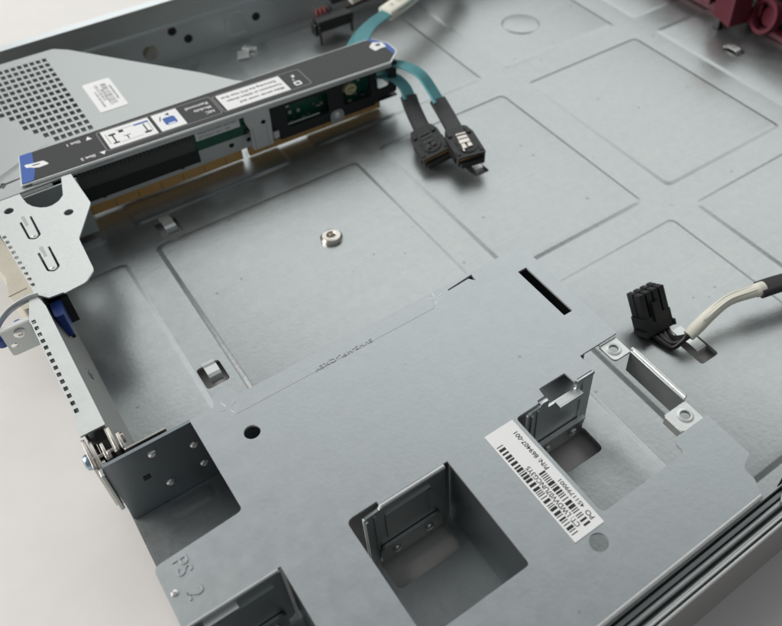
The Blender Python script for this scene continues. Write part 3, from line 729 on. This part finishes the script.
# ------------------------------------------------------------------ data cables
def data_cable(loc, label, pts, sl, con, rotz, tilt, latch=True, up=(0, 0, 1)):
    R_ = root('data_cable', loc, label, 'data cable', 'teal ribbon data cables behind the riser')
    b = MB().m('teal'); sp = spline(pts, 7)
    P = [Vector(p) for p in sp]; prev = None; rings = []
    for i, p in enumerate(P):                    # section: eight round conductors side by side
        d = (P[min(i+1, len(P)-1)]-P[max(i-1, 0)]).normalized()
        side = d.cross(Vector(up)).normalized() if prev is None else (prev-d*prev.dot(d)).normalized()
        prev = side; nrm = side.cross(d); N = 32; ring = []
        for k in range(N+1): u = k/N; ring.append(b.v(p+side*(u-.5)*8.8+nrm*(.35+.45*abs(math.sin(math.pi*8*u)))))
        for k in range(N, -1, -1): u = k/N; ring.append(b.v(p+side*(u-.5)*8.8-nrm*(.35+.45*abs(math.sin(math.pi*8*u)))))
        rings.append(ring)
    for A_, B_ in zip(rings, rings[1:]):
        for k in range(len(A_)): j = (k+1) % len(A_); b.f([A_[k], A_[j], B_[j], B_[k]])
    b.build('ribbon', R_)
    b = MB().m('sleeve'); sp = spline(sl, 7); b.tube(sp, 1, 16, flat=(9.6, 3.4), up=up); b.build('heat_shrink_sleeve', R_)
    m4 = Matrix.Translation(con) @ Matrix.Rotation(rotz, 4, 'Z') @ Matrix.Rotation(tilt[0], 4, 'X') @ Matrix.Rotation(tilt[1], 4, 'Y')
    def tf(p): return m4 @ p
    b = MB().m('black'); b.xf = tf             # local: +y = towards cable, z up
    b.sheet(fillet([(-8.2, -11.5), (8.2, -11.5), (8.2, 6, 2), (6, 12, 2), (-6, 12, 2), (-8.2, 6, 2)], 1, 4), [], -3.6, 2.6)
    b.sheet(fillet([(-6.9, -13.5), (6.9, -13.5), (6.9, -10), (-6.9, -10)], .4), [], -3.4, -.6)
    b.box(-8.9, -8.1, -9, 2, -2.4, .6); b.box(8.1, 8.9, -9, 2, -2.4, .6); b.box(-6.6, -4.4, 5, 9.5, 2.5, 3.5); b.box(4.4, 6.6, 5, 9.5, 2.5, 3.5); b.box(-7.4, -5.6, -9.5, -6.5, 2.5, 3.1); b.box(5.8, 7.4, -9.5, -6.5, 2.5, 3.1)
    b.lathe([(5.4, 2.4), (5.2, 3.3), (4.2, 3.4), (0, 3.4)], (0.5, 0, 0)); b.lathe([(5.4, 2.4), (5.2, 3.1), (4.2, 3.2), (0, 3.2)], (.5, -4, 0))
    body = b.build('connector', R_, bevel=.5)
    b = MB().m('nickel' if latch else 'sleeve'); b.xf = tf
    b.box(-2.9, 2.9, -2.6, 4.6, 3.3, 4.2); b.box(-2.9, 2.9, 3.4, 4.6, 4.2, 4.8); b.box(-2.9, 2.9, .4, 1.3, 4.2, 4.6)
    b.box(-3.0, -.5, -6.4, -2.5, 3.2, 3.9); b.box(.5, 3.0, -5.8, -2.5, 3.2, 3.9); b.box(-3.4, -2.4, -8.0, -6.3, 3.2, 3.7)
    b.build('metal_latch', body, bevel=.3)
    b = MB().m('gold'); b.xf = tf; b.box(-7.4, 7.4, -11.5, -11.0, .4, 1.5); b.build('contact_strip', body)
    return R_
DA = data_cable((212, 280, 0), 'teal data cable whose black connector shows a shiny metal latch on top',
           [(330, 452, 27), (300, 436, 27), (262, 417, 26), (240, 411, 24), (224, 405, 23), (211, 394, 21), (204, 381, 20), (203, 368, 22), (206, 357, 28), (211.5, 347, 30), (216.5, 337, 27.5), (217.5, 327, 22), (217, 319, 18)],
           [(217, 321, 18.8), (216, 312, 15.5), (213.5, 301, 13.5), (211.5, 293, 13)], (209.6, 286.0, 12.5), math.radians(-12), (math.radians(6), 0))
DB = data_cable((195, 300, 0), 'lower teal data cable whose black connector lies tipped over, with no bright latch',
           [(331, 456, 24), (300, 439, 24), (262, 420, 23), (239, 414, 21), (221, 408, 19), (206, 396, 17), (198, 380, 16), (198, 366, 18), (203, 356, 22), (207, 349, 22), (208.8, 342, 19), (207.5, 335, 15)],
           [(207.8, 337, 16), (205.8, 330, 13), (203.0, 320, 11), (200.5, 311, 10)], (197.5, 301, 9), math.radians(-12), (math.radians(4), math.radians(-16)), False)
b = MB().m('cream'); b.tube(spline([(330, 454, 26), (300, 437.6, 26), (262, 418.6, 25), (240.5, 412.4, 23)], 5), 1, 18, flat=(11.5, 6.6), up=(0, 0, 1))
tape = b.build('marking_tape', DA)
def tp(x, y, z): 
    u = Vector((262-240.5, 418.6-412.4, 0)).normalized(); v = Vector((-u.y, u.x, 0)); return Vector((240.5, 412.4, 27.2))+u*x+v*y+Vector((0, 0, .09*x))
b = MB().m('grey_print')
b.text('\u00d7  L2 5', 4, -.6, 0, 5.5, 0, frame=lambda x, y, z: tp(x, y, z)); b.build('printed_mark', tape)

# ------------------------------------------------------------------ power cable
PC = root('power_cable', (210, 140, 0), 'black four-way power connector on wires with a cream sleeve lying on the chassis floor', 'power cable')
m4 = Matrix.Translation((208.6, 142.0, 8.6)) @ Matrix.Rotation(math.radians(-4), 4, 'Z') @ Matrix.Rotation(math.radians(56), 4, 'X')
b = MB().m('black'); b.xf = lambda p: m4 @ p      # +y = mating end
b.box(-7.4, 7.4, -7.6, 1.0, -4.8, 4.8)
b.box(-8.4, -7.3, -7.6, -4.9, -3.8, 5.4); b.box(7.3, 8.4, -7.6, -4.9, -3.8, 5.4)
for i in range(4):
    x = -5.55+i*3.7
    b.sheet(fillet([(x-1.4, .9), (x+1.4, .9), (x+1.4, 12.2), (x-1.4, 12.2)], .5), [], .4, 4.6)
    b.sheet(fillet([(x-1.4, .9), (x+1.4, .9), (x+1.4, 12.2), (x-1.4, 12.2)], .5), [], -4.3, -.4)
b.box(-6.6, 6.6, .9, 10, -3.0, 3.0); b.box(-2.2, 2.2, -2, 7, 4.7, 6.0)
b.build('connector', PC, bevel=.4)
for i in range(4):
    x = -5+i*3.3
    st = m4 @ Vector((x, -7.2, 1.5 if i % 2 else -1.5)); s2 = m4 @ Vector((x*.85+.8, -8.6, 2.5)); s2.z = max(s2.z, 1.9)
    end_ = Vector((214.2+(i % 2)*1.2, 123.0-.7*(i-1.5)*1.2, 9.2+(i//2)*1.4))
    mid = Vector((206.5+i*1.3, 127.5-(1.5-i)*1.0, 2.6+.9*(i % 2)))
    b = MB().m('wire'); b.tube(spline([st, s2, mid, (mid+end_)/2+Vector((0, -1.2, .2)), end_], 8), 1.25, 10); b.build('wire', PC)
b = MB().m('cream'); sp = spline([(212.8, 123.2, 8.8), (218, 123.4, 11.2), (227, 124.2, 13.2), (238, 124.4, 14.5), (250, 121.8, 14.4), (256.5, 120.5, 14.0)], 8)
b.tube(sp, [2.75+.25*math.sin(i*.2)+(.35 if i > 34 else 0) for i in range(len(sp))], 16)
for dx in (-.9, 1.0):
    b.tube([q+Vector((dx*.4, dx*1.2, 2.15)) for q in sp[4:-5]], .55, 8)
slv = b.build('cloth_sleeve', PC, smooth=60)
b = MB().m('grey_print'); b.text('P/N 869', 219.6, 121.7, 15.0, 2.7, math.radians(4), width=9); b.build('printed_mark', slv)
b = MB().m('jacket'); b.tube(spline([(254, 120.9, 14.0), (262, 119.0, 14), (275, 115.5, 14), (300, 112, 13), (360, 100, 10)], 8), 1, 16, flat=(8.2, 4.6)); b.build('jacket', PC)

# ------------------------------------------------------------------ wire connector and taped bundle by the far wall
WC = root('wire_connector', (215, 442, 0), 'small black connector with red wires lying near the far chassis wall', 'connector')
b = MB().m('black'); b.box(206, 230, 438.5, 447, 8.5, 16); b.box(203.6, 206.2, 440, 446, 6, 13.5); b.box(229.8, 232.4, 440, 446, 9, 15)
b.box(205, 206.6, 437.0, 439, .9, 13); b.box(228.6, 230, 437, 439, 3, 13); b.box(209, 227, 447, 451, 9.2, 14.8)
b.build('housing', WC, bevel=.5)
for i in range(4):
    b = MB().m('redwire' if i < 3 else 'wire'); x = 209+i*3
    b.tube(spline([(x, 446, 15.6), (x+.8, 448, 18.2), (x+3, 452, 17.6), (x+7, 458, 12), (x+16, 463, 5), (x+60, 468, 4)], 6), .7, 8); b.build('wire', WC)
BU = root('wire_bundle', (245, 455, 0), 'black wire bundle with cream tape running along the far chassis wall', 'wire bundle')
b = MB().m('wire')
for k in range(5): b.tube(spline([(228, 462+k*.8, 14+k), (250, 459+k, 17+k*.8), (290, 462+k, 20+k), (400, 465+k, 22)], 6), 2.3, 8)
b.build('wires', BU)
b = MB().m('cream'); b.tube(spline([(238, 453.8, 16), (252, 453.6, 19), (275, 455, 21), (300, 458, 23)], 5), 1, 14, flat=(7, 6)); b.build('marking_tape', BU)

# ------------------------------------------------------------------ fan bracket and fans
FB = root('fan_bracket', (445, 300, 0), 'maroon plastic fan bracket with a ring on the chassis floor', 'fan bracket')
b = MB().m('maroon')
b.box(452, 460, 60, 285, .6, 5); b.box(440, 447, 318, 470, 8, 14); b.box(447, 452, 314, 470, .6, 18)
b.build('base_rail', FB, bevel=.8)
b = MB().m('maroon'); b.sheet(fillet([(428, 290.5), (444, 287.5), (450, 306), (433, 309)], 1.2), [], 8, 33); b.build('clip_block', FB, bevel=.8)
b = MB().m('black'); b.box(431, 436, 300, 305, .8, 8.5); b.build('rubber_foot', FB, bevel=.5)
b = MB().m('maroon'); b.lathe([(8.8, 0), (11.4, 0), (11.4, 5), (8.8, 5), (8.8, 0)], (449, 277, 15), (-1, .25, .35), 36); b.lathe([(0, -2), (6.4, -2), (6.4, 0), (0, 0)], (450, 277, 15), (-1, .25, .35), 24); b.build('ring', FB)
b = MB().m('maroon')
for (y0, y1, z0, z1) in ((284, 287, 2, 22), (290, 292.4, 2, 15), (255, 258, 2, 20), (262, 264, 5, 13), (330, 333, 6, 22), (350, 352, 6, 22)): b.box(450, 458, y0, y1, z0, z1)
b.box(452, 456, 225, 312, 20, 24); b.box(445, 451, 284, 293, 9, 11)
b.build('rib', FB, bevel=.5)
for i, (y0, lb) in enumerate(((430, 'black cooling fan behind the bracket, nearest the far wall'), (372, 'black cooling fan between two other fans behind the maroon bracket'), (314, 'black cooling fan behind the maroon clip block'), (256, 'black cooling fan behind the maroon ring'), (198, 'black cooling fan behind the bracket, second to the right of the ring'), (140, 'black cooling fan behind the bracket, third from the right end'), (82, 'black cooling fan at the near end of the row'))):
    F = root('cooling_fan', (485, y0, 0), lb, 'fan', 'cooling fans behind the maroon bracket')
    b = MB().m('fanbody'); b.sheet(rect(y0-27, y0+27, .8, 40, 2), [circ(y0, 20.5, 18)], 0, 36, FX(460.5)); b.build('fan_frame', F, bevel=.5)
    b = MB().m('fanbody'); b.lathe([(0, 0), (7.5, 0), (7.5, 12), (0, 12)], (470, y0, 20.5), (1, 0, 0), 24)
    for k in range(7):
        m_ = Matrix.Translation((470, y0, 20.5)) @ Matrix.Rotation(k*2*math.pi/7, 4, 'X') @ Matrix.Rotation(.6, 4, 'Z')
        b.box(0, 1.2, -4, 4, 6.5, 17, m_)
    b.build('impeller', F)
